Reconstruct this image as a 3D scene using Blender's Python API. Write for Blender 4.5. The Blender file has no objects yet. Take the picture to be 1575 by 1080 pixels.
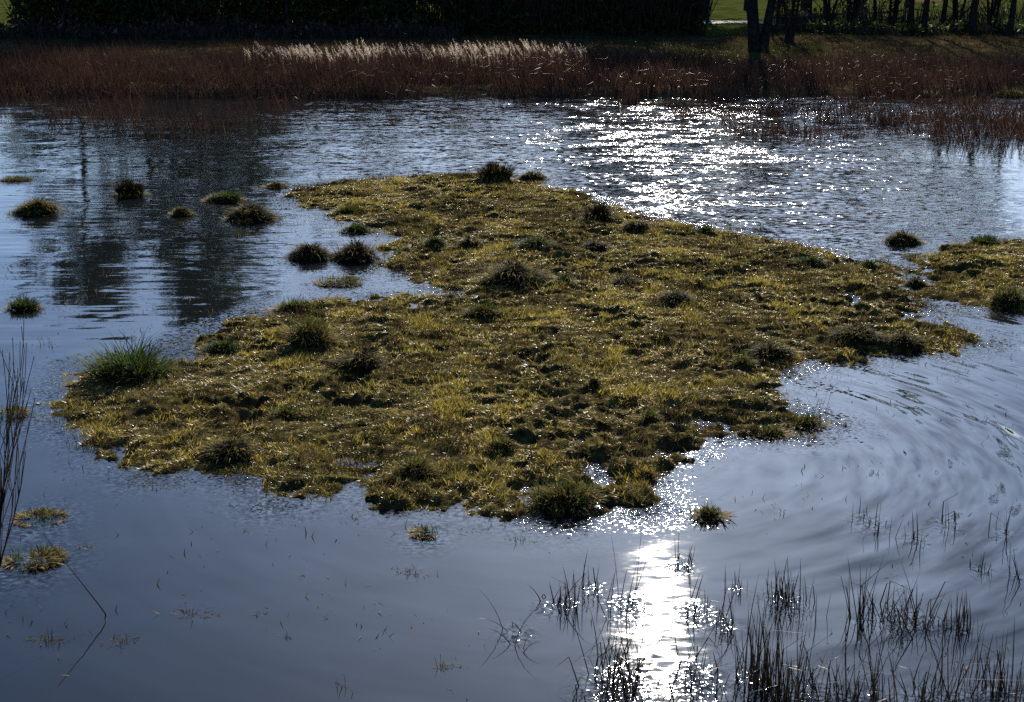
import bpy, math, random
import numpy as np
from mathutils import Vector

R = math.radians
SC = bpy.context.scene
COL = SC.collection
random.seed(4)
RNG = np.random.default_rng(11)

# ------------------------------------------------------------------ camera
CAM_Z = 4.5
F_PX = 2187.5                       # 50 mm on 36 mm sensor, in photo pixels
PITCH = R(15.3)
cam_data = bpy.data.cameras.new('camera')
cam_data.sensor_width = 36.0
cam_data.lens = 50.0
cam_data.clip_start = 0.1
cam_data.clip_end = 4000
cam = bpy.data.objects.new('camera', cam_data)
cam.location = (0, 0, CAM_Z)
cam.rotation_euler = (math.pi / 2 - PITCH, 0, 0)
COL.objects.link(cam)
SC.camera = cam

def ray(px, py):
    u = (px - 787.5) / F_PX
    v = (540.0 - py) / F_PX
    return np.array([u, math.cos(PITCH) + v * math.sin(PITCH), -math.sin(PITCH) + v * math.cos(PITCH)])

def P(px, py, z=0.0):
    """where the line of sight through a spot of the photograph meets the level z"""
    d = ray(px, py)
    t = (z - CAM_Z) / d[2]
    return np.array([d[0] * t, d[1] * t, z])

def mpp(y, z=0.0):
    """metres per photo pixel at ground distance y"""
    return (y * math.cos(PITCH) + (CAM_Z - z) * math.sin(PITCH)) / F_PX

def at_y(px, y):
    """x of a photo column at ground distance y"""
    return (px - 787.5) * mpp(y)

# ------------------------------------------------------------------ sky and sun
sd = ray(1012, 950)
sd = sd / np.linalg.norm(sd)
SUN = Vector((sd[0], sd[1], -sd[2]))          # mirror of the line of sight: the sun stands there
SUN_EL = math.asin(SUN.z)
SUN_AZ = math.atan2(SUN.x, SUN.y)
world = bpy.data.worlds.new('World')
SC.world = world
world.use_nodes = True
wn = world.node_tree
sky = wn.nodes.new('ShaderNodeTexSky')
sky.sky_type = 'NISHITA'
sky.sun_disc = False
sky.sun_elevation = SUN_EL
sky.sun_rotation = SUN_AZ
sky.air_density = 1.0
sky.dust_density = 1.5
sky.ozone_density = 10.0
wn.links.new(sky.outputs[0], wn.nodes['Background'].inputs[0])
wn.nodes['Background'].inputs[1].default_value = 0.088
sun_data = bpy.data.lights.new('sun', 'SUN')
sun_data.energy = 5.0
sun_data.angle = R(0.5)
sun_data.color = (1.0, 0.93, 0.82)
sun = bpy.data.objects.new('sun', sun_data)
sun.rotation_euler = (-SUN).to_track_quat('-Z', 'Y').to_euler()
sun.location = (20, 60, 40)
COL.objects.link(sun)
SC.view_settings.view_transform = 'Standard'
SC.view_settings.look = 'None'
SC.view_settings.gamma = 1.0
SC.view_settings.use_curve_mapping = False
SC.view_settings.exposure = 0.75
SC.render.engine = 'CYCLES'
SC.cycles.use_denoising = False
SC.cycles.max_bounces = 6
SC.cycles.sample_clamp_indirect = 4.0
SC.cycles.caustics_reflective = False
SC.cycles.caustics_refractive = False

# ------------------------------------------------------------------ noise in numpy
def _hash(ix, iy, seed):
    h = (ix.astype(np.int64) * 374761393 + iy.astype(np.int64) * 668265263 + seed * 2147483647) & 0xFFFFFFFF
    h = ((h ^ (h >> 13)) * 1274126177) & 0xFFFFFFFF
    return ((h ^ (h >> 16)) & 0xFFFFFF) / float(0x1000000)

def noise(x, y, seed=0):
    x = np.asarray(x, float); y = np.asarray(y, float)
    ix = np.floor(x); iy = np.floor(y)
    fx = x - ix; fy = y - iy
    out = 0
    for dx in (0, 1):
        for dy in (0, 1):
            a = _hash(ix + dx, iy + dy, seed) * 2 * np.pi
            g = np.cos(a) * (fx - dx) + np.sin(a) * (fy - dy)
            wx = fx if dx else 1 - fx
            wy = fy if dy else 1 - fy
            wx = wx * wx * wx * (wx * (wx * 6 - 15) + 10)
            wy = wy * wy * wy * (wy * (wy * 6 - 15) + 10)
            out = out + g * wx * wy
    return out * 1.5

def fbm(x, y, seed=0, octaves=4):
    s = 0; a = 1.0
    for k in range(octaves):
        s = s + a * noise(x * 2 ** k, y * 2 ** k, seed + 17 * k)
        a *= 0.5
    return s

def sstep(a, b, v):
    t = np.clip((v - a) / (b - a), 0, 1)
    return t * t * (3 - 2 * t)

# ------------------------------------------------------------------ materials
def mat(name):
    m = bpy.data.materials.new(name)
    m.use_nodes = True
    nt = m.node_tree
    return m, nt, nt.nodes['Principled BSDF'], nt.nodes['Material Output']

def ramp(nt, stops):
    r = nt.nodes.new('ShaderNodeValToRGB')
    e = r.color_ramp.elements
    while len(e) < len(stops):
        e.new(0.5)
    for k, (p, c) in enumerate(stops):
        e[k].position = p
        e[k].color = (c[0], c[1], c[2], 1)
    return r

def blade_material(name, stops, rough=0.5, trans=0.3, spec=0.16):
    m, nt, b, out = mat(name)
    at = nt.nodes.new('ShaderNodeAttribute'); at.attribute_name = 'tint'
    r = ramp(nt, stops)
    nt.links.new(at.outputs['Fac'], r.inputs[0])
    nt.links.new(r.outputs[0], b.inputs['Base Color'])
    b.inputs['Roughness'].default_value = rough
    b.inputs['Specular IOR Level'].default_value = spec
    if trans > 0:
        tr = nt.nodes.new('ShaderNodeBsdfTranslucent')
        nt.links.new(r.outputs[0], tr.inputs[0])
        mx = nt.nodes.new('ShaderNodeMixShader'); mx.inputs[0].default_value = trans
        nt.links.new(b.outputs[0], mx.inputs[1]); nt.links.new(tr.outputs[0], mx.inputs[2])
        nt.links.new(mx.outputs[0], out.inputs['Surface'])
    return m

def earth_material(name, stops, scale, rough, bump=0.02, bscale=30, spec=0.0):
    m, nt, b, out = mat(name)
    tc = nt.nodes.new('ShaderNodeTexCoord')
    n = nt.nodes.new('ShaderNodeTexNoise'); n.inputs['Scale'].default_value = scale; n.inputs['Detail'].default_value = 8
    nt.links.new(tc.outputs['Object'], n.inputs['Vector'])
    r = ramp(nt, stops)
    nt.links.new(n.outputs['Fac'], r.inputs[0]); nt.links.new(r.outputs[0], b.inputs['Base Color'])
    b.inputs['Roughness'].default_value = rough
    b.inputs['Specular IOR Level'].default_value = spec
    n2 = nt.nodes.new('ShaderNodeTexNoise'); n2.inputs['Scale'].default_value = bscale; n2.inputs['Detail'].default_value = 4
    nt.links.new(tc.outputs['Object'], n2.inputs['Vector'])
    bp = nt.nodes.new('ShaderNodeBump'); bp.inputs['Distance'].default_value = bump; bp.inputs['Strength'].default_value = 1
    nt.links.new(n2.outputs['Fac'], bp.inputs['Height']); nt.links.new(bp.outputs[0], b.inputs['Normal'])
    return m

STRAW = (0.56, 0.42, 0.11); GOLD = (0.46, 0.335, 0.055); OLIVE = (0.21, 0.19, 0.026)
GREEN = (0.07, 0.12, 0.02); BROWN = (0.11, 0.07, 0.03); DARK = (0.035, 0.026, 0.015)
M_TURF = blade_material('turf_blades', [(0.0, BROWN), (0.25, OLIVE), (0.5, GOLD), (0.8, STRAW), (1.0, (0.58, 0.45, 0.18))], 0.36, 0.5, 0.26)
M_STRAW = blade_material('soaked_straw', [(0.0, DARK), (0.35, BROWN), (0.7, (0.26, 0.19, 0.05)), (1.0, (0.42, 0.32, 0.10))], 0.6, 0.3, 0.03)
M_GREEN = blade_material('green_blades', [(0.0, DARK), (0.35, (0.04, 0.07, 0.014)), (0.8, (0.07, 0.115, 0.022)), (1.0, OLIVE)], 0.6, 0.35, 0.02)
M_BROWN = blade_material('brown_blades', [(0.0, DARK), (0.45, BROWN), (0.8, OLIVE), (1.0, STRAW)], 0.65, 0.25, 0.01)
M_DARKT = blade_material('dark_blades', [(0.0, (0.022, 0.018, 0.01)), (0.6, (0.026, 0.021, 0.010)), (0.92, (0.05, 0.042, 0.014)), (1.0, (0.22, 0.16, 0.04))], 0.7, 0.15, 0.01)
M_RUSH = blade_material('rush_blades', [(0.0, (0.02, 0.016, 0.012)), (0.7, (0.05, 0.04, 0.025)), (1.0, (0.13, 0.10, 0.05))], 0.4, 0.08)
M_REED = blade_material('reed_blades', [(0.0, (0.018, 0.012, 0.009)), (0.5, (0.05, 0.024, 0.015)), (0.85, (0.09, 0.048, 0.026)), (1.0, (0.18, 0.12, 0.07))], 0.5, 0.22)
M_PLUME = blade_material('reed_plumes', [(0.0, (0.25, 0.19, 0.13)), (0.6, (0.42, 0.34, 0.26)), (1.0, (0.68, 0.58, 0.47))], 0.6, 0.5, 0.05)
M_LEAF = blade_material('hedge_leaves', [(0.0, (0.02, 0.03, 0.01)), (0.6, (0.04, 0.06, 0.015)), (1.0, (0.09, 0.12, 0.025))], 0.6, 0.4, 0.03)
M_MEADOW = blade_material('meadow_blades', [(0.0, (0.03, 0.018, 0.010)), (0.65, (0.045, 0.036, 0.014)), (1.0, (0.07, 0.085, 0.018))], 0.5, 0.3, 0.05)
M_PEAT = earth_material('wet_peat', [(0.35, (0.022, 0.016, 0.009)), (0.58, (0.07, 0.055, 0.018)), (0.74, (0.20, 0.16, 0.042))], 9, 0.7, 0.012, 45, 0.0)
M_SOIL = earth_material('tussock_roots', [(0.3, (0.018, 0.014, 0.009)), (0.7, (0.06, 0.045, 0.022))], 14, 0.7, 0.01, 60)
M_BARK = earth_material('bark', [(0.3, (0.012, 0.010, 0.008)), (0.7, (0.045, 0.038, 0.03))], 6, 0.85, 0.01, 20)
M_TWIG = earth_material('twig_bark', [(0.3, (0.03, 0.022, 0.018)), (0.7, (0.075, 0.055, 0.04))], 6, 0.7, 0.004, 30)
M_WOOD = earth_material('weathered_wood', [(0.3, (0.035, 0.03, 0.024)), (0.7, (0.11, 0.10, 0.08))], 5, 0.6, 0.004, 30)

# ground: mud, rough grass, green meadow behind, a ploughed field far to the right
def ground_material():
    m, nt, b, out = mat('bank_and_meadow')
    tc = nt.nodes.new('ShaderNodeTexCoord')
    n = nt.nodes.new('ShaderNodeTexNoise'); n.inputs['Scale'].default_value = 0.6; n.inputs['Detail'].default_value = 9
    nt.links.new(tc.outputs['Object'], n.inputs['Vector'])
    r1 = ramp(nt, [(0.35, (0.035, 0.026, 0.016)), (0.65, (0.09, 0.065, 0.03))])
    r2 = ramp(nt, [(0.35, (0.03, 0.038, 0.010)), (0.65, (0.07, 0.078, 0.018))])
    r3 = ramp(nt, [(0.35, (0.09, 0.055, 0.04)), (0.65, (0.15, 0.09, 0.06))])
    for r in (r1, r2, r3):
        nt.links.new(n.outputs['Fac'], r.inputs[0])
    prev = r1.outputs[0]
    for name, r in (('meadow', r2), ('plough', r3)):
        a = nt.nodes.new('ShaderNodeAttribute'); a.attribute_name = name
        mx = nt.nodes.new('ShaderNodeMix'); mx.data_type = 'RGBA'
        nt.links.new(a.outputs['Fac'], mx.inputs[0]); nt.links.new(prev, mx.inputs[6]); nt.links.new(r.outputs[0], mx.inputs[7])
        prev = mx.outputs[2]
    nt.links.new(prev, b.inputs['Base Color'])
    b.inputs['Roughness'].default_value = 0.9
    b.inputs['Specular IOR Level'].default_value = 0.0
    n2 = nt.nodes.new('ShaderNodeTexNoise'); n2.inputs['Scale'].default_value = 4; n2.inputs['Detail'].default_value = 8
    nt.links.new(tc.outputs['Object'], n2.inputs['Vector'])
    bp = nt.nodes.new('ShaderNodeBump'); bp.inputs['Distance'].default_value = 0.15
    nt.links.new(n2.outputs['Fac'], bp.inputs['Height']); nt.links.new(bp.outputs[0], b.inputs['Normal'])
    return m
M_GROUND = ground_material()

# water: a slope field made of several wave trains, each with its own strength over the pond
def water_material():
    m, nt, b, out = mat('pond_water')
    b.inputs['Base Color'].default_value = (0.008, 0.010, 0.010, 1)
    b.inputs['IOR'].default_value = 1.333
    b.inputs['Roughness'].default_value = 0.022
    L = nt.links.new
    tc = nt.nodes.new('ShaderNodeTexCoord')
    total = None
    polar = nt.nodes.new('ShaderNodeCombineXYZ')                         # distance from and bearing round the source of the ripples
    for k, nm in enumerate(('bearing', 'radius')):
        q = nt.nodes.new('ShaderNodeAttribute'); q.attribute_name = nm; L(q.outputs['Fac'], polar.inputs[k])
    def layer(attr, scale, stretch, amp, ampy, detail=2.0, distort=0.0, rot=0.0, vec=None):
        nonlocal total
        mp = nt.nodes.new('ShaderNodeMapping')
        mp.inputs['Scale'].default_value = (stretch[0], stretch[1], 1)
        mp.inputs['Rotation'].default_value = (0, 0, rot)
        L(vec or tc.outputs['Object'], mp.inputs['Vector'])
        n = nt.nodes.new('ShaderNodeTexNoise')
        n.inputs['Scale'].default_value = scale; n.inputs['Detail'].default_value = detail
        n.inputs['Distortion'].default_value = distort
        L(mp.outputs[0], n.inputs['Vector'])
        sub = nt.nodes.new('ShaderNodeVectorMath'); sub.operation = 'SUBTRACT'
        L(n.outputs['Color'], sub.inputs[0]); sub.inputs[1].default_value = (0.5, 0.5, 0.5)
        mul = nt.nodes.new('ShaderNodeVectorMath'); mul.operation = 'MULTIPLY'
        L(sub.outputs[0], mul.inputs[0]); mul.inputs[1].default_value = (amp, ampy, 0)
        a = nt.nodes.new('ShaderNodeAttribute'); a.attribute_name = attr
        sc = nt.nodes.new('ShaderNodeVectorMath'); sc.operation = 'SCALE'
        L(mul.outputs[0], sc.inputs[0]); L(a.outputs['Fac'], sc.inputs['Scale'])
        if total is None:
            total = sc.outputs[0]
        else:
            ad = nt.nodes.new('ShaderNodeVectorMath'); ad.operation = 'ADD'
            L(total, ad.inputs[0]); L(sc.outputs[0], ad.inputs[1]); total = ad.outputs[0]
    layer('calm', 1.3, (0.6, 1.0), 0.03, 0.06, 2, 0.6)                  # slow swell everywhere
    layer('wind', 3.2, (0.35, 1.3), 0.22, 0.45, 4, 0.4)                 # wind ruffles on the open water
    layer('glit', 12.0, (0.55, 1.2), 0.95, 1.1, 2, 0.2)                  # short steep wavelets that catch the sun
    layer('lap', 5.5, (0.10, 1.0), 0.03, 0.14, 1.5, 0.3, R(4))          # fine parallel ripples
    layer('ring', 3.8, (0.28, 1.15), 0.06, 0.22, 1.6, 0.4, 0, polar.outputs[0])   # ripples spreading on the right
    layer('chop', 9.5, (0.26, 1.2), 0.08, 0.30, 1.4, 0.3, R(-6), polar.outputs[0])
    layer('rim', 30.0, (0.8, 1.0), 1.7, 1.5, 3, 0.2)                  # water creeping up stems and edges
    ad = nt.nodes.new('ShaderNodeVectorMath'); ad.operation = 'ADD'
    L(total, ad.inputs[0]); ad.inputs[1].default_value = (0, 0, 1)
    ga = nt.nodes.new('ShaderNodeAttribute'); ga.attribute_name = 'sheen'
    gr = nt.nodes.new('ShaderNodeMath'); gr.operation = 'MULTIPLY_ADD'; gr.use_clamp = True
    L(ga.outputs['Fac'], gr.inputs[0]); gr.inputs[1].default_value = 1.0; gr.inputs[2].default_value = 0.0
    L(gr.outputs[0], b.inputs['Roughness'])                             # ripples finer than the eye can tell apart
    nm = nt.nodes.new('ShaderNodeVectorMath'); nm.operation = 'NORMALIZE'
    L(ad.outputs[0], nm.inputs[0]); L(nm.outputs[0], b.inputs['Normal'])
    return m
M_WATER = water_material()

# ------------------------------------------------------------------ object helpers
def tag(o, label=None, cat=None, group=None, kind=None):
    for k, v in (('label', label), ('category', cat), ('group', group), ('kind', kind)):
        if v: o[k] = v
    return o

def np_mesh(name, verts, faces_list, tint=None, smooth=False, attrs=None):
    """faces_list: int arrays of shape (n, 3) or (n, 4)"""
    me = bpy.data.meshes.new(name)
    verts = np.asarray(verts, np.float32)
    me.vertices.add(len(verts)); me.vertices.foreach_set('co', verts.ravel())
    loops = np.concatenate([f.ravel() for f in faces_list]).astype(np.int32)
    sizes = np.concatenate([np.full(len(f), f.shape[1]) for f in faces_list]).astype(np.int32)
    me.loops.add(len(loops)); me.loops.foreach_set('vertex_index', loops)
    me.polygons.add(len(sizes))
    starts = np.concatenate([[0], np.cumsum(sizes)[:-1]]).astype(np.int32)
    me.polygons.foreach_set('loop_start', starts)
    if smooth: me.polygons.foreach_set('use_smooth', np.ones(len(sizes), bool))
    me.update(calc_edges=True)
    attrs = dict(attrs or {})
    if tint is not None: attrs['tint'] = tint
    for k, v in attrs.items():
        a = me.attributes.new(k, 'FLOAT', 'POINT')
        a.data.foreach_set('value', np.asarray(v, np.float32))
    return me

def link(name, me, material, parent=None):
    me.materials.clear(); me.materials.append(material)
    o = bpy.data.objects.new(name, me)
    COL.objects.link(o)
    if parent: o.parent = parent
    return o

def empty(name, loc=(0, 0, 0)):
    o = bpy.data.objects.new(name, None)
    o.empty_display_size = 0.2
    o.location = loc
    COL.objects.link(o)
    return o

def grid_mesh(name, xs, ys, Z, keep=None, attrs=None, smooth=True):
    nx, ny = len(xs), len(ys)
    X, Y = np.meshgrid(xs, ys)
    V = np.stack([X.ravel(), Y.ravel(), Z.ravel()], 1)
    i, j = np.meshgrid(np.arange(nx - 1), np.arange(ny - 1))
    a = (j * nx + i).ravel()
    Fq = np.stack([a, a + 1, a + 1 + nx, a + nx], 1)
    if keep is not None:
        k = keep.ravel()
        Fq = Fq[k[Fq].any(1)]
        used = np.unique(Fq)
        remap = np.full(len(V), -1); remap[used] = np.arange(len(used))
        V = V[used]; Fq = remap[Fq]
        attrs = {n: np.asarray(v).ravel()[used] for n, v in (attrs or {}).items()}
    else:
        attrs = {n: np.asarray(v).ravel() for n, v in (attrs or {}).items()}
    return np_mesh(name, V, [Fq], None, smooth, attrs)

def blades(base, az, length, width, lean, droop, tint, nseg=3, kink=None, kink_at=None, face=None):
    """thin leaf strips: base (n,3), azimuth, length, width, start lean from upright, further droop along it"""
    n = len(base)
    base = np.asarray(base, float)
    one = np.ones(n)
    az, length, width, lean, droop, tint = [np.asarray(v, float) * one for v in (az, length, width, lean, droop, tint)]
    dirx, diry = np.cos(az), np.sin(az)
    wa = az + np.pi / 2 if face is None else face
    wx, wy = np.cos(wa), np.sin(wa)
    pos = base.copy()
    cols = []
    for k in range(nseg + 1):
        t = k / nseg
        w = width * 0.5 * (1 - 0.75 * t ** 1.6)
        if k < nseg:
            l = pos.copy(); r = pos.copy()
            l[:, 0] -= wx * w; l[:, 1] -= wy * w
            r[:, 0] += wx * w; r[:, 1] += wy * w
            cols += [l, r]
        else:
            cols.append(pos.copy())
        tm = (k + 0.5) / nseg
        th = lean + droop * tm
        if kink is not None:
            th = th + kink * (tm > kink_at)
        s = length / nseg
        pos = pos + np.stack([np.sin(th) * dirx * s, np.sin(th) * diry * s, np.cos(th) * s], 1)
    m = 2 * nseg + 1
    V = np.stack(cols, 1).reshape(-1, 3)
    b = np.arange(n) * m
    quads = [np.stack([b + 2 * k, b + 2 * k + 1, b + 2 * k + 3, b + 2 * k + 2], 1) for k in range(nseg - 1)]
    tri = np.stack([b + 2 * nseg - 2, b + 2 * nseg - 1, b + 2 * nseg], 1)
    Fq = np.concatenate(quads) if quads else np.zeros((0, 4), int)
    return V, Fq, tri, np.repeat(tint, m)

def join_blades(sets):
    V, Q, T, A = [], [], [], []
    off = 0
    for v, q, t, a in sets:
        V.append(v); Q.append(q + off); T.append(t + off); A.append(a); off += len(v)
    return np.concatenate(V), np.concatenate(Q), np.concatenate(T), np.concatenate(A)

def blade_mesh(name, s):
    V, Q, T, A = s
    return np_mesh(name, V, [f for f in (Q, T) if len(f)], A)

U = lambda a, b, n=None: RNG.uniform(a, b, n)

# ------------------------------------------------------------------ outlines of the two islands
ISLE = [(500,282),(560,275),(620,270),(690,267),(745,268),(830,281),(870,292),(920,306),(1000,328),(1080,350),(1150,362),
        (1230,374),(1290,388),(1330,402),(1395,412),(1420,432),(1392,447),(1415,470),(1445,492),(1495,510),(1520,521),(1480,533),
        (1400,541),(1320,548),(1240,556),(1195,574),(1178,596),(1200,622),(1262,646),(1272,656),(1190,672),(1150,662),(1080,674),
        (1005,700),(962,735),(1008,766),(960,776),(905,778),(850,790),(805,788),(792,766),(740,776),(650,772),(600,768),(560,746),
        (500,752),(420,764),(392,736),(300,722),(222,722),(200,690),(130,660),(62,634),(70,618),(108,606),(90,580),(135,562),(250,548),(272,552),
        (300,552),(292,532),(320,516),(382,490),(432,472),(482,460),(560,454),(650,450),(715,456),(662,440),(640,424),(590,406),
        (600,386),(608,366),(570,350),(528,340),(510,324),(470,318),(448,302),(470,288)]
ISLET = [(1410,402),(1440,384),(1490,374),(1530,366),(1620,362),(1750,375),(1800,410),(1760,470),(1640,490),(1560,474),(1510,468),
         (1440,462),(1405,452),(1440,430)]

def outline(pts):
    return np.array([P(x, y, 0.03)[:2] for x, y in pts])

def sdf(poly, X, Y):
    """signed distance, positive inside"""
    d2 = np.full(X.shape, 1e9); ins = np.zeros(X.shape, bool)
    n = len(poly)
    for k in range(n):
        ax, ay = poly[k]; bx, by = poly[(k + 1) % n]
        ex, ey = bx - ax, by - ay
        t = np.clip(((X - ax) * ex + (Y - ay) * ey) / (ex * ex + ey * ey), 0, 1)
        d2 = np.minimum(d2, (X - ax - t * ex) ** 2 + (Y - ay - t * ey) ** 2)
        c = ((ay > Y) != (by > Y))
        with np.errstate(divide='ignore', invalid='ignore'):
            xi = (bx - ax) * (Y - ay) / (by - ay if by != ay else 1e-9) + ax
        ins ^= c & (X < xi)
    return np.where(ins, 1, -1) * np.sqrt(d2)

PO_ISLE, PO_ISLET = outline(ISLE), outline(ISLET)

class Land:
    def __init__(self, poly, step, seed):
        lo = poly.min(0) - 0.8; hi = poly.max(0) + 0.8
        self.xs = np.arange(lo[0], hi[0], step); self.ys = np.arange(lo[1], hi[1], step)
        X, Y = np.meshgrid(self.xs, self.ys)
        d = sdf(poly, X, Y)
        d = d + 0.24 * fbm(X * 1.3, Y * 0.9, seed, 3) + 0.16 * fbm(X * 4.5, Y * 3, seed + 5, 3) + 0.14
        wet = fbm(X * 0.5, Y * 0.4, seed + 9, 3)
        h = -0.09 + 0.115 * sstep(-0.45, 0.45, d) + 0.055 * sstep(0.2, 1.5, d)
        ins = sstep(-0.35, 0.35, d)
        r1 = fbm(X * 1.6, Y * 1.2, seed + 21, 3)
        r2 = 1 - 2 * np.abs(noise(X * 3.4, Y * 2.6, seed + 33))
        r3 = fbm(X * 7.5, Y * 6.5, seed + 41, 3)
        rough = 0.45 + 0.9 * sstep(-0.4, 0.5, fbm(X * 0.55, Y * 0.5, seed + 71, 2))     # some stretches trampled flat, some churned up
        h = h + ins * rough * (0.030 * r1 + 0.018 * r2 + 0.026 * r3 - 0.065 * sstep(0.24, 0.36, fbm(X * 2.0, Y * 2.6, seed + 51, 3)) - 0.03 * sstep(0.2, 0.35, noise(X * 5.0, Y * 6.5, seed + 57)) - 0.02 * sstep(0.1, 0.35, noise(X * 11, Y * 11, seed + 59)) + 0.02) - 0.03 * ins * sstep(0.15, 0.6, wet)
        self.d, self.h, self.step = d, h, step
        self.X, self.Y = X, Y
    def sample(self, A, x, y):
        fx = np.clip((np.asarray(x) - self.xs[0]) / self.step, 0, len(self.xs) - 1.001)
        fy = np.clip((np.asarray(y) - self.ys[0]) / self.step, 0, len(self.ys) - 1.001)
        i = fx.astype(int); j = fy.astype(int); u = fx - i; v = fy - j
        return (A[j, i] * (1 - u) + A[j, i + 1] * u) * (1 - v) + (A[j + 1, i] * (1 - u) + A[j + 1, i + 1] * u) * v

LAND = Land(PO_ISLE, 0.04, 3)
LAND2 = Land(PO_ISLET, 0.05, 70)

def surface(x, y):
    """height of land or water at a spot"""
    z = 0.0
    for L in (LAND, LAND2):
        if L.xs[0] < x < L.xs[-1] and L.ys[0] < y < L.ys[-1]:
            z = max(z, float(L.sample(L.h, np.array([x]), np.array([y]))[0]))
    return z

# ------------------------------------------------------------------ the setting: ground, water, islands
def ground_height(X, Y):
    far = 49.5 + 1.2 * fbm(X * 0.09, X * 0 + 3.1, 5, 3) + 0.5 * noise(X * 0.6, Y * 0.2, 8)
    z = -0.45 + 0.70 * sstep(-0.8, 1.4, Y - far) + 0.35 * sstep(2, 28, Y - far)
    side = np.maximum(-X - 27, X - 29 - 0.2 * np.maximum(Y - 30, 0))
    z = np.maximum(z, -0.45 + 0.9 * sstep(-1.5, 3, side))
    near = -0.45 + 3.35 * sstep(6.6, 0.6, Y)
    z = np.maximum(z, near)
    z = z + np.where(Y > 52, 0.10 * fbm(X * 0.25, Y * 0.25, 12, 3), 0) + np.where(Y < 6, 0.06 * fbm(X * 1.2, Y * 1.2, 14, 3), 0)
    return z + 34 * sstep(240, 900, Y)

def spaced(stops):
    out = []
    for (a, b, s0, s1) in stops:
        v = a
        while v < b:
            out.append(v)
            v += s0 + (s1 - s0) * (v - a) / (b - a)
    return out

gx = np.array([-v for v in spaced([(0.5, 40, 0.5, 1.0), (40, 1500, 2, 60)])][::-1] + spaced([(0, 40, 0.5, 1.0), (40, 1500, 2, 60)]))
gy = np.array(spaced([(-40, 0, 3, 0.6), (0, 8, 0.35, 0.5), (8, 46, 1.5, 0.6), (46, 60, 0.3, 0.5), (60, 130, 0.7, 2), (130, 2500, 3, 90)]))
GX, GY = np.meshgrid(gx, gy)
GZ = ground_height(GX, GY)
meadow = np.clip(sstep(77, 81, GY + 1.5 * noise(GX * 0.2, GY * 0.2, 4)) + sstep(0.6, 1.5, GZ) * (GY < 20), 0, 1)
plough = sstep(150, 156, GY) * sstep(36, 42, GX)
tag(link('ground', grid_mesh('ground', gx, gy, GZ, attrs={'meadow': meadow, 'plough': plough}), M_GROUND),
    'muddy pond bed, banks and green meadow behind', 'ground', kind='structure')

for nm, L, lab in (('marsh_island', LAND, 'large low trampled island of wet yellow turf in the pond'),
                   ('marsh_islet', LAND2, 'smaller strip of wet turf reaching in at the right edge')):
    tag(link(nm, grid_mesh(nm, L.xs, L.ys, L.h, keep=(L.d > -0.42)), M_PEAT), lab, 'island', kind='structure')

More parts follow.
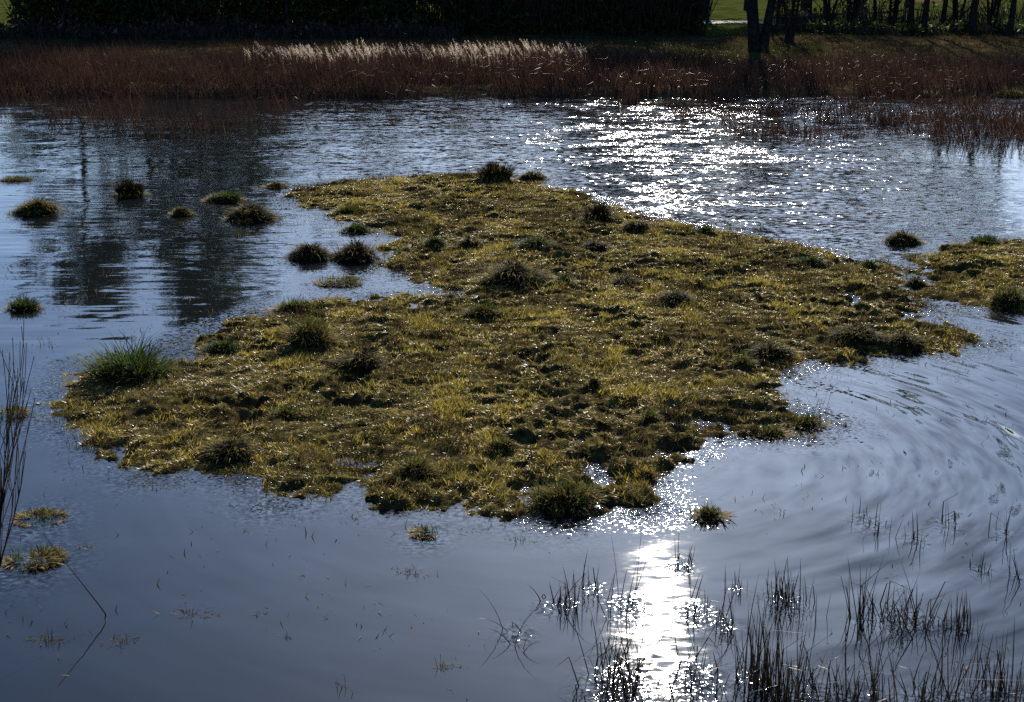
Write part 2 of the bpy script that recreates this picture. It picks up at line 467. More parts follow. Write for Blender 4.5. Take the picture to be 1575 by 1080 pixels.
# ------------------------------------------------------------------ list of tussocks: photo spot of the foot, width and height there
# (px, py, w, h, style, label)
TUSS = [
 (190,592,140,62,'big','large bright green tussock at the left tip of the island, the tallest in the pond'),
 (52,330,66,26,'dome','wide brown domed tussock standing in water furthest from the island on the left'),
 (198,302,44,30,'spiky','dark upright brown tussock in the middle of the dark tree reflection'),
 (278,332,32,15,'small','tiny pale brown pointed tussock alone in the water'),
 (342,311,60,18,'green','low green tussock just behind the dark round one in open water'),
 (385,340,72,28,'dark','dark round tussock in open water with a bright glint at its foot'),
 (423,289,32,9,'small','small flat tussock in the water just off the back left tip of the island'),
 (475,399,64,27,'dark','left one of two dark round tussocks side by side in the inlet'),
 (543,401,68,31,'dark','right one of two dark round tussocks side by side in the inlet'),
 (33,477,44,20,'spikygreen','small spiky green tussock alone in calm blue water near the left edge'),
 (522,440,92,9,'mat','long flat turf sliver with green sprouts lying in the inlet'),
 (762,286,54,34,'spiky','tall dark bristly tussock on the far rim of the island'),
 (818,277,42,15,'dark','low dark tussock beside the tall bristly one on the far rim'),
 (478,545,84,48,'brownbig','tall shaggy brown tussock with green blades near the left shore of the island'),
 (553,578,78,34,'dark','black rounded hummock on the island right of the shaggy brown tussock'),
 (795,447,108,42,'dark','broadest dark grassy hummock in the middle of the island, beside the inlet end'),
 (920,347,46,34,'darkspiky','dark tussock on the right rear shore of the island with a tall stem'),
 (980,363,40,18,'dark','small dark hummock just right of the stemmed tussock on the rear shore'),
 (1085,361,38,18,'green','rounded green tuft on the rear shore beside the bright glare'),
 (668,386,38,15,'green','small tuft left of its twin, behind the inlet'),
 (722,387,38,20,'dark','small dark hummock right of its twin, behind the inlet'),
 (822,391,66,20,'green','wide tuft with a green top behind the broadest hummock'),
 (915,394,44,15,'dark','low dark tuft in the middle of the rear half of the island'),
 (740,497,62,20,'brown','low brown hummock on the flat turf in front of the broadest hummock'),
 (868,447,34,20,'green','narrow tuft touching the right side of the broadest hummock'),
 (965,444,46,14,'dark','low dark hummock second to the right of the broadest hummock'),
 (1040,474,54,18,'dark','dark hummock near the centre right of the island, alone on flat turf'),
 (1085,448,42,15,'brown','low brown tuft uphill from the lone centre right hummock'),
 (540,331,62,14,'brown','long low tussock on the back left point of the island'),
 (548,358,46,14,'green','small green tussock on the shore just behind the pair in the inlet'),
 (868,786,120,38,'greenfront','broad grassy clump at the very front edge of the island'),
 (348,712,92,26,'dark','dark wet tuft on the front left shore of the island'),
 (1190,556,66,24,'dark','dark hummock at the head of the small bay on the right'),
 (1145,572,44,18,'brown','small brown tuft left of the hummock at the head of the bay'),
 (1000,657,34,17,'brown','small brown tuft on the bare turf near the front right shore'),
 (914,608,14,14,'darkspiky','tiny dark upright tuft alone on the golden turf'),
 (1393,375,52,20,'dark','dark tussock in bright water off the right rear shore'),
 (1520,378,48,14,'spikygreen','low tussock on the rear edge of the right islet'),
 (1556,474,66,30,'brown','brown shaggy tussock at the front of the right islet'),
 (1410,440,26,17,'dark','small dark knob where island and right islet nearly meet'),
 (1337,417,34,18,'green','small tuft at the wet shore facing the right islet'),
 (1240,657,56,15,'greenfront','grassy tip of the small spit in the bay with tall thin stems'),
 (1186,671,50,11,'brown','flat brown clump on the near side of the small spit'),
 (1092,799,42,17,'brown','lone tussock standing in the ripples off the front right shore'),
 (342,544,76,20,'green','green grassy patch on the left shore beside the inlet mouth'),
 (452,484,74,19,'brown','brown grassy rim on the left shore behind the shaggy tussock'),
 (1250,418,46,16,'green','green tuft on the rear right part of the island'),
 (1325,535,90,20,'dark','dark overhanging turf edge on the right point of the island'),
 (1395,538,60,18,'dark','dark turf lump at the outer end of the right point'),
 (440,655,56,17,'brown','wet brown tuft on the front left part of the island'),
 (770,705,52,18,'brown','brown tuft near the front shore left of the broad front clump'),
 (640,745,70,20,'brown','straw tuft on the front shore in the middle'),
 (55,806,90,8,'mat','upper of two straw mats floating behind the bare sapling'),
 (45,872,105,16,'mat','larger lower straw mat floating behind the bare sapling'),
 (12,642,52,14,'mat','straw mat cut by the left edge above the sapling'),
 (20,279,52,6,'mat','thin brown mat far off in the water at the left edge'),
 (655,826,58,7,'mat','small sprouting turf scrap floating in front of the island'),
 (1418,400,62,6,'mat','thin wet turf sliver in glare at the rear left of the right islet'),
 (1372,462,46,6,'mat','thin turf sliver in the channel between island and right islet'),
 (1420,150,60,12,'dome','brown hummock on the far waterline towards the right'),
 (1250,148,50,8,'dome','low hummock on the far waterline below the bare trees'),
 (1555,150,60,12,'dome','hummock on the far waterline at the right edge'),
]

# ------------------------------------------------------------------ foreground rush clumps: photo spot of the foot, height there, blades, spread in pixels
RUSH = [
 (795,978,72,6,18,'arc','leftmost rush clump, a few stems bowed over into arches'),
 (846,935,58,6,16,'arc','thin bowed rush stems just left of a dense upright clump'),
 (876,928,58,20,14,'up','dense upright rush clump left of the sun reflection'),
 (915,908,52,9,14,'up','short rush clump with one long stem leaning left, beside the sun reflection'),
 (962,935,118,10,22,'fan','long leaning rush stems at the left edge of the sun reflection'),
 (950,1060,120,70,38,'tangle','dark tangled rush thicket left of the sun reflection at the bottom'),
 (1046,872,60,10,12,'up','small twiggy rush clump behind the sun reflection'),
 (1072,945,92,14,20,'fan','open rush clump on the right edge of the sun reflection'),
 (1112,962,70,14,16,'fan','rush clump with splayed tips between the sun reflection and a dense clump'),
 (1075,1050,110,26,30,'tangle','loose rush tangle right of the sun reflection at the bottom'),
 (1209,928,62,46,24,'up','dense dark rush tuft above a star-like glint'),
 (1160,1045,165,34,22,'fan','tall spreading rush clump left of the thickest foreground stand'),
 (1190,1075,140,70,24,'up','thickest foreground rush stand at the bottom edge'),
 (1250,1076,100,46,34,'tangle','lower tangled rushes right of the thickest foreground stand'),
 (1319,955,112,14,9,'fan','tall narrow rush clump with forked tips in open ripples'),
 (1336,952,108,7,7,'fan','slim companion just right of the tall narrow rush clump'),
 (1368,958,78,24,20,'tangle','left half of the broad matted rush stand in the ripples'),
 (1402,952,92,36,22,'tangle','dense middle of the broad matted rush stand in the ripples'),
 (1436,958,60,12,16,'fan','thin right end of the broad matted rush stand'),
 (1476,968,72,22,14,'up','compact rush clump with paired stems right of the matted stand'),
 (1510,879,22,16,12,'up','tiny stubby rush tuft near the right edge'),
 (1455,808,58,8,16,'fan','broken crossing rush stems high in the ripples'),
 (1338,806,46,14,20,'up','sparse short rush tuft with glints above the forked clump'),
 (1408,832,62,7,14,'up','few upright sticks beside the crossing stems'),
 (1545,818,58,6,10,'up','thin pair of rush stems near the right edge'),
 (1566,888,60,6,8,'fan','single curving rush stems cut by the right edge'),
 (1545,1075,110,60,30,'up','dark rush stand filling the bottom right corner'),
 (1350,1078,130,30,24,'fan','tall thin rushes at the bottom edge below the forked clump'),
 (1470,1076,150,20,26,'fan','long arching rushes at the bottom edge left of the corner stand'),
 (1418,1080,95,30,26,'tangle','low rush tangle at the bottom edge between taller stands'),
 (1300,1080,80,26,22,'tangle','short bottom-edge rushes right of the lower tangle'),
 (1260,645,52,6,9,'fan','two tall thin stems rising from the tip of the small spit'),
 (1130,905,34,8,10,'up','very small rush tuft above the splayed clump'),
]
# sprigs in the calm water: (px, py, spread px, height px, blades, label)
SPRIG = [
 (300,945,42,20,16,'thin green sprouts with floating leaves in the calm lower left water'),
 (70,985,34,18,22,'straw tuft breaking the surface at the foot of the bent stem reflection'),
 (185,985,30,22,14,'scattered upright straws right of the bent stem'),
 (400,945,10,10,4,'tiny green leaf tip alone right of the green sprouts'),
 (440,980,12,16,4,'small forked straw in the bottom centre left water'),
 (630,882,32,20,14,'twiggy sprig in front of the floating turf scrap'),
 (683,1025,24,28,8,'bowed straws alone near the bottom centre'),
 (800,832,24,18,9,'short straw stubs surrounded by glints left of the ripples'),
 (740,812,40,12,16,'pale flecked sprig close to the front shore'),
 (232,748,48,10,26,'broken straw line drifting off the front left shore'),
 (130,842,16,16,9,'golden sprig right of the upper straw mat'),
 (70,532,30,16,8,'sparse sprig with one tall leaning stem near the left edge'),
 (290,458,22,8,8,'small straw scrap in rippled water left of the inlet'),
 (205,372,18,10,6,'three short stubs in the dark reflection'),
 (255,405,34,14,10,'row of thin stubs in the middle of the left water'),
 (525,1055,14,36,3,'curved bare stem at the bottom edge left of centre'),
 (465,885,6,34,2,'single short stem standing in calm water below the island'),
]

# ------------------------------------------------------------------ water sheet
wx = np.array([-v for v in spaced([(0.06, 9, 0.06, 0.08), (9, 60, 0.15, 1.5)])][::-1] + spaced([(0, 9, 0.06, 0.08), (9, 60, 0.15, 1.5)]))
wy = np.array(spaced([(3.0, 7.5, 0.5, 0.1), (7.5, 18, 0.06, 0.08), (18, 54, 0.08, 0.3)]))
WX, WY = np.meshgrid(wx, wy)
dmain = np.minimum(-LAND.d.min(), 9)
DI = np.maximum(sdf(PO_ISLE, WX, WY), sdf(PO_ISLET, WX, WY))          # positive on land
dep = np.degrees(np.arctan2(CAM_Z, WY))
far = sstep(26, 34, WY + 2.0 * fbm(WX * 0.15, WY * 0.15, 61, 2))
patch = sstep(-0.35, 0.45, fbm(WX * 0.18, WY * 0.28, 62, 3))
sun_x = WY * math.tan(SUN_AZ)
toward = np.exp(-((WX - sun_x - 0.10 * WY) / (0.27 * WY + 1.0)) ** 2)
wind = far * (0.22 + 0.55 * patch) + 0.25 * toward * sstep(22, 27, WY) + 0.05 * sstep(18, 26, WY)
wind = 0.65 * wind * (0.5 + 0.5 * sstep(-12, 0, WX))
lee = sstep(8.0, 10.5, WX) * sstep(38.5, 35, WY) * sstep(20, 24, WY)                # sheltered water off the right islet
wind = wind * (1 - 0.8 * lee)
right = sstep(0.6, 3.2, WX) * sstep(24, 19, WY)
calm = 0.6 + 0.5 * patch
lap = (0.25 + 0.75 * sstep(-0.3, 0.5, fbm(WX * 0.3, WY * 0.2, 64, 2))) * sstep(13.5, 20, WY) * sstep(36, 28, WY) + 0.06
ring = 0.16 + 0.95 * right
chop = sstep(2.2, 4.6, WX) * sstep(22, 18, WY) * (0.45 + 0.55 * sstep(-0.4, 0.4, fbm(WX * 0.5, WY * 0.5, 66, 2))) + 0.05 * right
rim = 1.0 * np.exp(-(np.maximum(-DI, 0) / 0.40) ** 2) * (0.4 + 0.6 * sstep(-0.2, 0.5, fbm(WX * 1.3, WY * 0.9, 67, 3)))
def rim_at(px, py, rpx, amt):
    global rim
    c = P(px, py); r = rpx * mpp(c[1])
    rim = np.maximum(rim, amt * np.exp(-(((WX - c[0]) / r) ** 2 + ((WY - c[1]) / (r * 1.4)) ** 2)))
for t in TUSS: rim_at(t[0], t[1], t[2] * 0.62, 0.6)
for t in RUSH: rim_at(t[0], t[1], t[4] * 1.3, 0.55)
for t in SPRIG: rim_at(t[0], t[1], t[2] * 0.5, 0.16)
rim_at(1000, 745, 60, 0.6); rim_at(1250, 590, 45, 0.5); rim_at(1420, 425, 60, 0.6); rim_at(620, 410, 40, 0.5)
src = P(930, 690)
radius = np.hypot(WX - src[0], WY - src[1]); bearing = 3.5 * np.arctan2(WX - src[0], -(WY - src[1]))
glit = (0.25 * far * patch + 1.25 * toward * sstep(22, 27, WY) * (0.5 + 0.5 * patch) + 0.4 * toward * sstep(17, 21, WY)) * (0.25 + 0.75 * sstep(-0.5, 0.5, fbm(WX * 0.8, WY * 1.6, 68, 3)))
glit = glit * (1 - 0.85 * lee)
stir = np.exp(-((WX - sun_x + 0.02 + 0.10 * fbm(WX * 0 + 3, WY * 1.5, 71, 2)) / 0.36) ** 2) * sstep(11.6, 8.6, WY)        # small ripples shaken loose among the rushes
glit = glit + stir * 0.24 * (0.5 + 0.5 * sstep(-0.4, 0.4, fbm(WX * 2.2, WY * 1.6, 72, 3)))
sheen = 0.022 + 0.05 * glit + 0.02 * stir
tag(link('pond_water', grid_mesh('pond_water', wx, wy, np.zeros_like(WX),
    attrs=dict(calm=calm, wind=wind, lap=lap, ring=ring, chop=chop, rim=rim, glit=glit, sheen=sheen, radius=radius, bearing=bearing)), M_WATER), 'still blue pond water with ripples and sun glitter', 'water', kind='structure')

# ------------------------------------------------------------------ short turf on the islands
def turf(name, L, count, label):
    n = int(count)
    x = U(L.xs[0], L.xs[-1], n); y = U(L.ys[0], L.ys[-1], n)
    d = L.sample(L.d, x, y)
    dens = 0.28 + 0.72 * sstep(-0.4, 0.15, fbm(x * 0.9, y * 0.9, 90, 4))
    k = (d > -0.35) & (U(0, 1, n) < dens * np.where(d > 0.1, 1, 0.5))
    x, y, d = x[k], y[k], d[k]
    z = L.sample(L.h, x, y)
    k = z > U(-0.06, 0.0, len(z)); x, y, z = x[k], y[k], z[k]
    n = len(x)
    tuft = sstep(0.12, 0.5, fbm(x * 2.3, y * 1.7, 92, 2))             # standing tufts among flattened straw
    green = sstep(-0.15, 0.5, fbm(x * 0.45, y * 0.4, 93, 3))
    az = U(0, 2 * np.pi, n)
    lean = np.where(U(0, 1, n) < 0.10 + 0.5 * tuft, U(0.2, 0.9, n), U(1.05, 1.52, n))
    length = U(0.025, 0.065, n) * (1 + 0.8 * tuft)
    dead = sstep(0.0, 0.5, fbm(x * 0.8 + 7, y * 0.7, 95, 3))               # bleached straw, moss and dark sedge lie in patches
    tint = np.clip(0.55 + RNG.normal(0, 0.2, n) - 0.32 * green - 0.25 * tuft + 0.28 * dead, 0, 1)
    lean = np.where(dead > 0.6, np.maximum(lean, 1.1), lean)
    face = U(0, 2 * np.pi, n); base = np.stack([x, y, z - 0.004], 1); w = U(0.0045, 0.009, n); dr = U(0.1, 0.7, n)
    up = lean < 0.95
    dn = ~up
    s = join_blades([blades(base[up], az[up], length[up], w[up], lean[up], dr[up], tint[up], 2, face=face[up]),
                     blades(base[dn], az[dn], length[dn] * 0.8, w[dn] * 1.1, lean[dn], 0.0, tint[dn], 1, face=face[dn])])
    tag(link(name, blade_mesh(name, s), M_TURF), label, 'grass', kind='stuff')
area = lambda L: (L.xs[-1] - L.xs[0]) * (L.ys[-1] - L.ys[0])
turf('island_grass', LAND, area(LAND) * 5200, 'short trampled yellow and olive grass covering the large island')
turf('islet_grass', LAND2, area(LAND2) * 3000, 'short straw coloured grass covering the right islet')

# small dark sedge tufts strewn over the turf, far too many to tell apart
def sedge_tufts(L, centres):
    x0 = U(L.xs[0], L.xs[-1], centres); y0 = U(L.ys[0], L.ys[-1], centres)
    k = (L.sample(L.d, x0, y0) > 0.0) & (fbm(x0 * 0.5, y0 * 0.5, 97, 2) > -0.25)
    x0, y0 = x0[k], y0[k]
    size = 0.05 + 0.20 * U(0, 1, len(x0)) ** 2.2
    cnt = (30 + 420 * size).astype(int)
    i = np.repeat(np.arange(len(x0)), cnt); n = len(i)
    x = x0[i] + RNG.normal(0, 0.62, n) * size[i] * 1.3; y = y0[i] + RNG.normal(0, 0.5, n) * size[i]
    z = L.sample(L.h, x, y)
    hue = U(0, 0.55, len(x0))[i]
    s = blades(np.stack([x, y, z - 0.005], 1), U(0, 6.28, n), (0.03 + size[i] * 0.55) * U(0.4, 1.2, n), U(0.005, 0.009, n), np.abs(RNG.normal(0.35, 0.4, n)), U(0.2, 1.2, n),
               np.clip(hue + RNG.normal(0, 0.18, n), 0, 1), 2, face=U(0, 6.28, n))
    tag(link('sedge_tufts', blade_mesh('sedge_tufts', s), M_BROWN), 'small dark sedge tufts strewn over the yellow turf of the large island', 'sedge', kind='stuff')
sedge_tufts(LAND, 1500)

# ------------------------------------------------------------------ tussocks
STY = {  # material, blades per m2 of footprint, lean range, droop, blade length factor, mound height share
 'big': (M_GREEN, 520, (0.1, 1.0), (0.5, 1.3), 1.15, 0.45), 'dome': (M_BROWN, 1500, (0.3, 1.2), (0.6, 1.5), 0.8, 0.55),
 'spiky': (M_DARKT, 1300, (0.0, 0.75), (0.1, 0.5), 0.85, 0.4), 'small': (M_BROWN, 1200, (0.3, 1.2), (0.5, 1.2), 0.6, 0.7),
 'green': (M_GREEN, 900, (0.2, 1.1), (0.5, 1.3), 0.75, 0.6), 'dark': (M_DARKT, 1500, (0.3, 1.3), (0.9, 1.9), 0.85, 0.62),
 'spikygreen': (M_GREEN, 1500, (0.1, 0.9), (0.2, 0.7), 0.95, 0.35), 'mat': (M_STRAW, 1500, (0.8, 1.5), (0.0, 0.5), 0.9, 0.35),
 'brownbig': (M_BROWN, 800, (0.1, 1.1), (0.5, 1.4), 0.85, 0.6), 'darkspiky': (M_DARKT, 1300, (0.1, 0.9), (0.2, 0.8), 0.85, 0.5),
 'brown': (M_BROWN, 900, (0.3, 1.2), (0.4, 1.2), 0.7, 0.6), 'greenfront': (M_BROWN, 950, (0.2, 1.2), (0.4, 1.2), 0.85, 0.5),
}
def tussock(px, py, w, h, style, label):
    c = P(px, py, 0.0)
    base_z = surface(c[0], c[1])
    m = mpp(c[1]); Rw = 0.5 * w * m; H = h * m
    ry = Rw * (0.75 if style != 'mat' else 0.9)
    mt, dens, (l0, l1), (d0, d1), lf, ms = STY[style]
    root = empty('floating_straw_mat' if style == 'mat' else 'grass_tussock', (c[0], c[1] + ry * 0.6, base_z))
    tag(root, label, 'tussock' if style != 'mat' else 'straw mat', 'tussocks of the marsh' if style != 'mat' else 'straw mats on the water')
    # mound
    nr, na = 7, 22
    sd = int(px * 7 + py)
    V = []
    mh = H * ms * 0.85
    ox, oy = U(-0.3, 0.3), U(-0.3, 0.3)                                 # the crown sits off centre
    def dome(u, v):
        q = np.sqrt((u - ox * 0.6) ** 2 + (v - oy * 0.6) ** 2)
        return mh * np.clip(1 - (q / 1.15) ** 1.7, 0, 1) * (1 + 0.55 * noise(u * 2.1 + sd, v * 2.1, sd + 3))
    for i in range(nr + 1):
        t = i / nr
        for j in range(na):
            a = 2 * math.pi * j / na
            rr = t * (1 + (0.6 if style == 'mat' else 0.38) * float(noise(math.cos(a) * 1.6 + sd, math.sin(a) * 1.6, sd)))
            z = float(dome(rr * math.cos(a), rr * math.sin(a))) - 0.05 * t ** 3
            V.append((rr * math.cos(a) * Rw * 0.86, rr * math.sin(a) * ry * 0.86, z - (0.03 if style == 'mat' else 0)))
    V = np.array(V)
    Fq = np.array([(i * na + j, i * na + (j + 1) % na, (i + 1) * na + (j + 1) % na, (i + 1) * na + j) for i in range(nr) for j in range(na)])
    link('root_mound', np_mesh('root_mound', V, [Fq[:, ::-1]], None, True), M_PEAT if style == 'mat' else M_SOIL, root)
    # blades
    n = int(np.clip(dens * 4 * Rw * ry * 3.14 / 2 + 120, 120, 2400))
    t = np.sqrt(U(0, 1, n)); a = U(0, 2 * np.pi, n)
    lump = np.clip(0.75 + 0.6 * noise(np.cos(a) * 2.2 * t + sd, np.sin(a) * 2.2 * t, sd + 9), 0.35, 1.3)
    bx = t * np.cos(a) * Rw * 0.85; by = t * np.sin(a) * ry * 0.85
    bz = dome(t * np.cos(a), t * np.sin(a)) * 0.9
    if style == 'mat':                                                  # torn outline: drop the blades between the strands
        keep = noise(bx * 5 + sd, by * 4, sd + 5) > -0.12
        bx, by, bz, t, a, lump = bx[keep], by[keep], bz[keep], t[keep], a[keep], lump[keep]; n = len(bx)
    az = np.arctan2(by / ry - oy * 0.6, bx / Rw - ox * 0.6) + RNG.normal(0, 0.75, n)
    lean = l0 + (l1 - l0) * np.clip(t * 0.75 + U(-0.2, 0.35, n), 0, 1)
    ln = (H * lf * 0.9) * U(0.3, 1.1, n) * lump + 0.04
    tint = np.clip(U(0.0, 1.0, n) * 0.85 + 0.1, 0, 1)
    s = blades(np.stack([bx, by, bz], 1), az, ln, U(0.006, 0.011, n) + 0.0003 * c[1], lean, U(d0, d1, n), tint, 3)
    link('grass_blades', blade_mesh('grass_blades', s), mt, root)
    if style in ('dark', 'darkspiky', 'spiky', 'dome'):                       # olive and straw leaves hanging over the dark ones
        k = int(n * 0.28)
        a = U(0, 2 * np.pi, k); t = np.sqrt(U(0, 1, k))
        s = blades(np.stack([t * np.cos(a) * Rw * 0.85, t * np.sin(a) * ry * 0.85, dome(t * np.cos(a), t * np.sin(a)) * 0.9], 1), a + RNG.normal(0, 0.9, k),
                   U(0.4, 1.15, k) * H * lf + 0.04, U(0.005, 0.009, k) + 0.0003 * c[1], U(0.3, 1.3, k), U(0.7, 1.7, k), U(0.2, 1.0, k), 3)
        link('hanging_leaves', blade_mesh('hanging_leaves', s), M_BROWN, root)
    if base_z < 0.02 and style != 'mat':                                   # soaked dead leaves lying round the foot
        k = int(60 + 500 * Rw)
        a = U(0, 2 * np.pi, k); t = U(0.75, 1.0 + 0.35 * float(U(0.3, 1)), k)
        s = blades(np.stack([t * np.cos(a) * Rw, t * np.sin(a) * ry, U(-0.01, 0.015, k)], 1), a + RNG.normal(0, 1.0, k), U(0.05, 0.14, k), U(0.008, 0.014, k) + 0.0003 * c[1], U(1.1, 1.5, k), U(-0.1, 0.3, k), U(0.2, 1, k), 3)
        link('dead_leaves', blade_mesh('dead_leaves', s), M_STRAW, root)
    if style in ('greenfront', 'mat', 'brown', 'brownbig'):                  # fresh green shoots among the straw
        k = max(8, n // 7)
        a = U(0, 2 * np.pi, k); t = np.sqrt(U(0, 1, k))
        s = blades(np.stack([t * np.cos(a) * Rw * 0.8, t * np.sin(a) * ry * 0.8, dome(t * np.cos(a), t * np.sin(a)) * 0.9], 1), U(0, 6.28, k),
                   U(0.5, 1.0, k) * (H * 0.9 + 0.05), U(0.006, 0.010, k), U(0.05, 0.6, k), U(0.1, 0.6, k), U(0.3, 0.9, k), 3)
        link('green_shoots', blade_mesh('green_shoots', s), M_GREEN, root)
    return root
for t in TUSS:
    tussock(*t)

# ------------------------------------------------------------------ rushes standing in the water
def rush(px, py, h, n, spread, style, label):
    c = P(px, py, 0.0); m = mpp(c[1])
    z0 = surface(c[0], c[1])
    H = h * m; S = spread * m
    k = n
    bx = RNG.normal(0, 0.75, k) * S; by = RNG.normal(0, 1.3, k) * S
    bz = np.full(k, -0.06)
    az = np.where(U(0, 1, k) < 0.5, U(-0.5, 0.5, k), np.pi + U(-0.5, 0.5, k)) + U(-0.5, 0.5, k)
    ln = H * np.where(U(0, 1, k) < 0.4, U(0.7, 1.15, k), U(0.25, 0.8, k)) + 0.06
    lean = np.abs(RNG.normal(0, {'up': 0.10, 'fan': 0.16, 'tangle': 0.28, 'arc': 0.2}[style], k))
    droop = {'up': U(-0.05, 0.12, k), 'fan': U(-0.1, 0.2, k), 'tangle': U(-0.1, 0.35, k), 'arc': U(0.5, 1.5, k)}[style]
    broken = U(0, 1, k) < {'up': 0.22, 'fan': 0.32, 'tangle': 0.5, 'arc': 0.25}[style]
    kink = np.where(broken, U(0.8, 2.2, k), 0.0); ka = U(0.35, 0.75, k)
    sets = [blades(np.stack([bx, by, bz], 1), az, ln * np.where(style == 'arc', 1.25, 1.0), U(0.004, 0.011, k), lean, droop, U(0, 1, k), 6, kink, ka, face=U(-0.5, 0.5, k))]
    q = max(3, n // 3)                                               # short stubs and fallen bits at the foot
    sets.append(blades(np.stack([RNG.normal(0, 0.8, q) * S, RNG.normal(0, 1.0, q) * S, np.full(q, -0.02)], 1), U(0, 6.28, q), U(0.05, 0.16, q),
                       U(0.005, 0.009, q), U(0.2, 1.45, q), 0.2, U(0, 1, q), 2))
    V, Q, T, A = [], [], [], []
    sets2 = []
    off = 0
    for v, qd, tr, a in sets:
        V.append(v); Q.append(qd + off); T.append(tr + off); A.append(a); off += len(v)
    o = link('rush_clump', np_mesh('rush_clump', np.concatenate(V), [np.concatenate(Q), np.concatenate(T)], np.concatenate(A)), M_RUSH)
    o.location = (c[0], c[1], z0)
    tag(o, label, 'rushes', 'rush clumps in the foreground water')
for t in RUSH:
    rush(*t)

def sprig(px, py, spread, h, n, label):
    c = P(px, py, 0.0); m = mpp(c[1]); S = spread * m; H = h * m
    def drift(k, wide):
        t = U(-0.6, 0.6, k) * S * wide
        return np.stack([t + RNG.normal(0, 0.12, k) * S, t * U(-0.4, 0.4) + RNG.normal(0, 0.22, k) * S, np.zeros(k)], 1)
    p1 = drift(n, 0.8); p1[:, 2] = -0.02
    s1 = blades(p1, U(0, 6.28, n), H * U(0.25, 1.0, n) + 0.02, U(0.003, 0.007, n), np.abs(RNG.normal(0, 0.35, n)), U(0, 0.5, n), U(0.0, 0.7, n), 3, np.where(U(0, 1, n) < 0.3, 1.4, 0), U(0.4, 0.7, n))
    q = n * 2
    p2 = drift(q, 1.5); p2[:, 2] = 0.001
    s2 = blades(p2, U(0, 6.28, q), U(0.012, 0.05, q), U(0.003, 0.009, q), U(1.35, 1.55, q), U(-0.1, 0.1, q), U(0.0, 0.8, q), 3)
    o = link('water_sprig', blade_mesh('water_sprig', join_blades([s1, s2])), M_BROWN)
    o.location = (c[0], c[1], 0)
    tag(o, label, 'water plant', 'sprigs in the calm water')
for t in SPRIG:
    sprig(*t)

# ------------------------------------------------------------------ tubes: bent stem, sapling, trees
class Tubes:
    def __init__(self): self.V, self.F, self.n = [], [], 0
    def tube(self, pts, radii, sides):
        pts = [Vector(p) for p in pts]
        start = self.n
        for i, p in enumerate(pts):
            d = (pts[min(i + 1, len(pts) - 1)] - pts[max(i - 1, 0)]).normalized()
            u = d.cross(Vector((0.31, 0.95, 0.07)))
            if u.length < 0.05: u = d.cross(Vector((1, 0, 0)))
            u.normalize(); v = d.cross(u)
            for k in range(sides):
                a = 2 * math.pi * k / sides
                q = p + (u * math.cos(a) + v * math.sin(a)) * radii[i]
                self.V.append((q.x, q.y, q.z))
        for i in range(len(pts) - 1):
            for k in range(sides):
                a = start + i * sides + k; b = start + i * sides + (k + 1) % sides
                self.F.append((a, b, b + sides, a + sides))
        self.n = len(self.V)
    def mesh(self, name): return np_mesh(name, np.array(self.V), [np.array(self.F)], None, True)

tb = Tubes()
foot = P(163, 951); top = P(70, 822); m_ = mpp(foot[1])
tb.tube([(foot[0] - 0.03, foot[1], -0.12), (foot[0], foot[1], 0.03), (foot[0] - 0.04, foot[1], 0.10), (foot[0] - 92 * m_, foot[1] + 0.1, 0.60)],
        [0.005, 0.005, 0.0045, 0.002], 5)
tag(link('bent_stem', tb.mesh('bent_stem'), M_RUSH), 'single long bare stem leaning left out of the calm water, mirrored below', 'stem')

def branchy(tb, p, d, length, r, depth, rnd, sides=5, spread=0.6, up=0.15, twig=None, kids=(3, 5), rmin=0.004):
    nseg = 4 if depth > 0 else 3
    pts = [p]; rad = [r]
    q = p.copy(); dd = d.copy()
    for i in range(nseg):
        dd = (dd + Vector((rnd.gauss(0, 0.12), rnd.gauss(0, 0.12), rnd.gauss(0, 0.08) + up * 0.4))).normalized()
        q = q + dd * (length / nseg)
        pts.append(q.copy()); rad.append(max(rmin, r * (1 - 0.62 * (i + 1) / nseg)))
    (twig if (twig is not None and depth <= 2) else tb).tube(pts, rad, sides if depth > 1 else 3)
    if depth == 0: return
    for k in range(rnd.randint(*kids)):
        t = rnd.uniform(0.3, 1.0)
        i = min(int(t * nseg), nseg - 1)
        b = pts[i].lerp(pts[i + 1], t * nseg - i)
        ax = Vector((rnd.gauss(0, 1), rnd.gauss(0, 1), rnd.gauss(0, 0.5) + up)).normalized()
        nd = (dd * (1 - spread) + ax * spread + Vector((0, 0, up))).normalized()
        branchy(tb, b, nd, length * rnd.uniform(0.5, 0.75), max(rmin, rad[i] * 0.58), depth - 1, rnd, sides, spread, up, twig, kids, rmin)

# bare sapling at the left edge, growing out of the shallows
sap = empty('bare_sapling', tuple(P(-38, 1040)))
tag(sap, 'thin bare dark sapling with several upright stems at the left edge', 'sapling')
rnd = random.Random(5)
for (x0, lean, ht) in ((0.0, 0.00, 1.15), (0.03, 0.06, 1.4), (0.10, 0.02, 1.5), (-0.05, 0.03, 1.2)):
    tb = Tubes()
    branchy(tb, Vector((x0, rnd.uniform(-0.08, 0.08), -0.08)), Vector((lean, 0.02, 1)).normalized(), ht, 0.015, 2, rnd, 5, 0.22, 0.35, None, (4, 6), 0.0025)
    link('stem', tb.mesh('stem'), M_TWIG, sap)

# ------------------------------------------------------------------ reed beds along the far shore
def ghz(x, y): return ground_height(np.asarray(x, float), np.asarray(y, float))

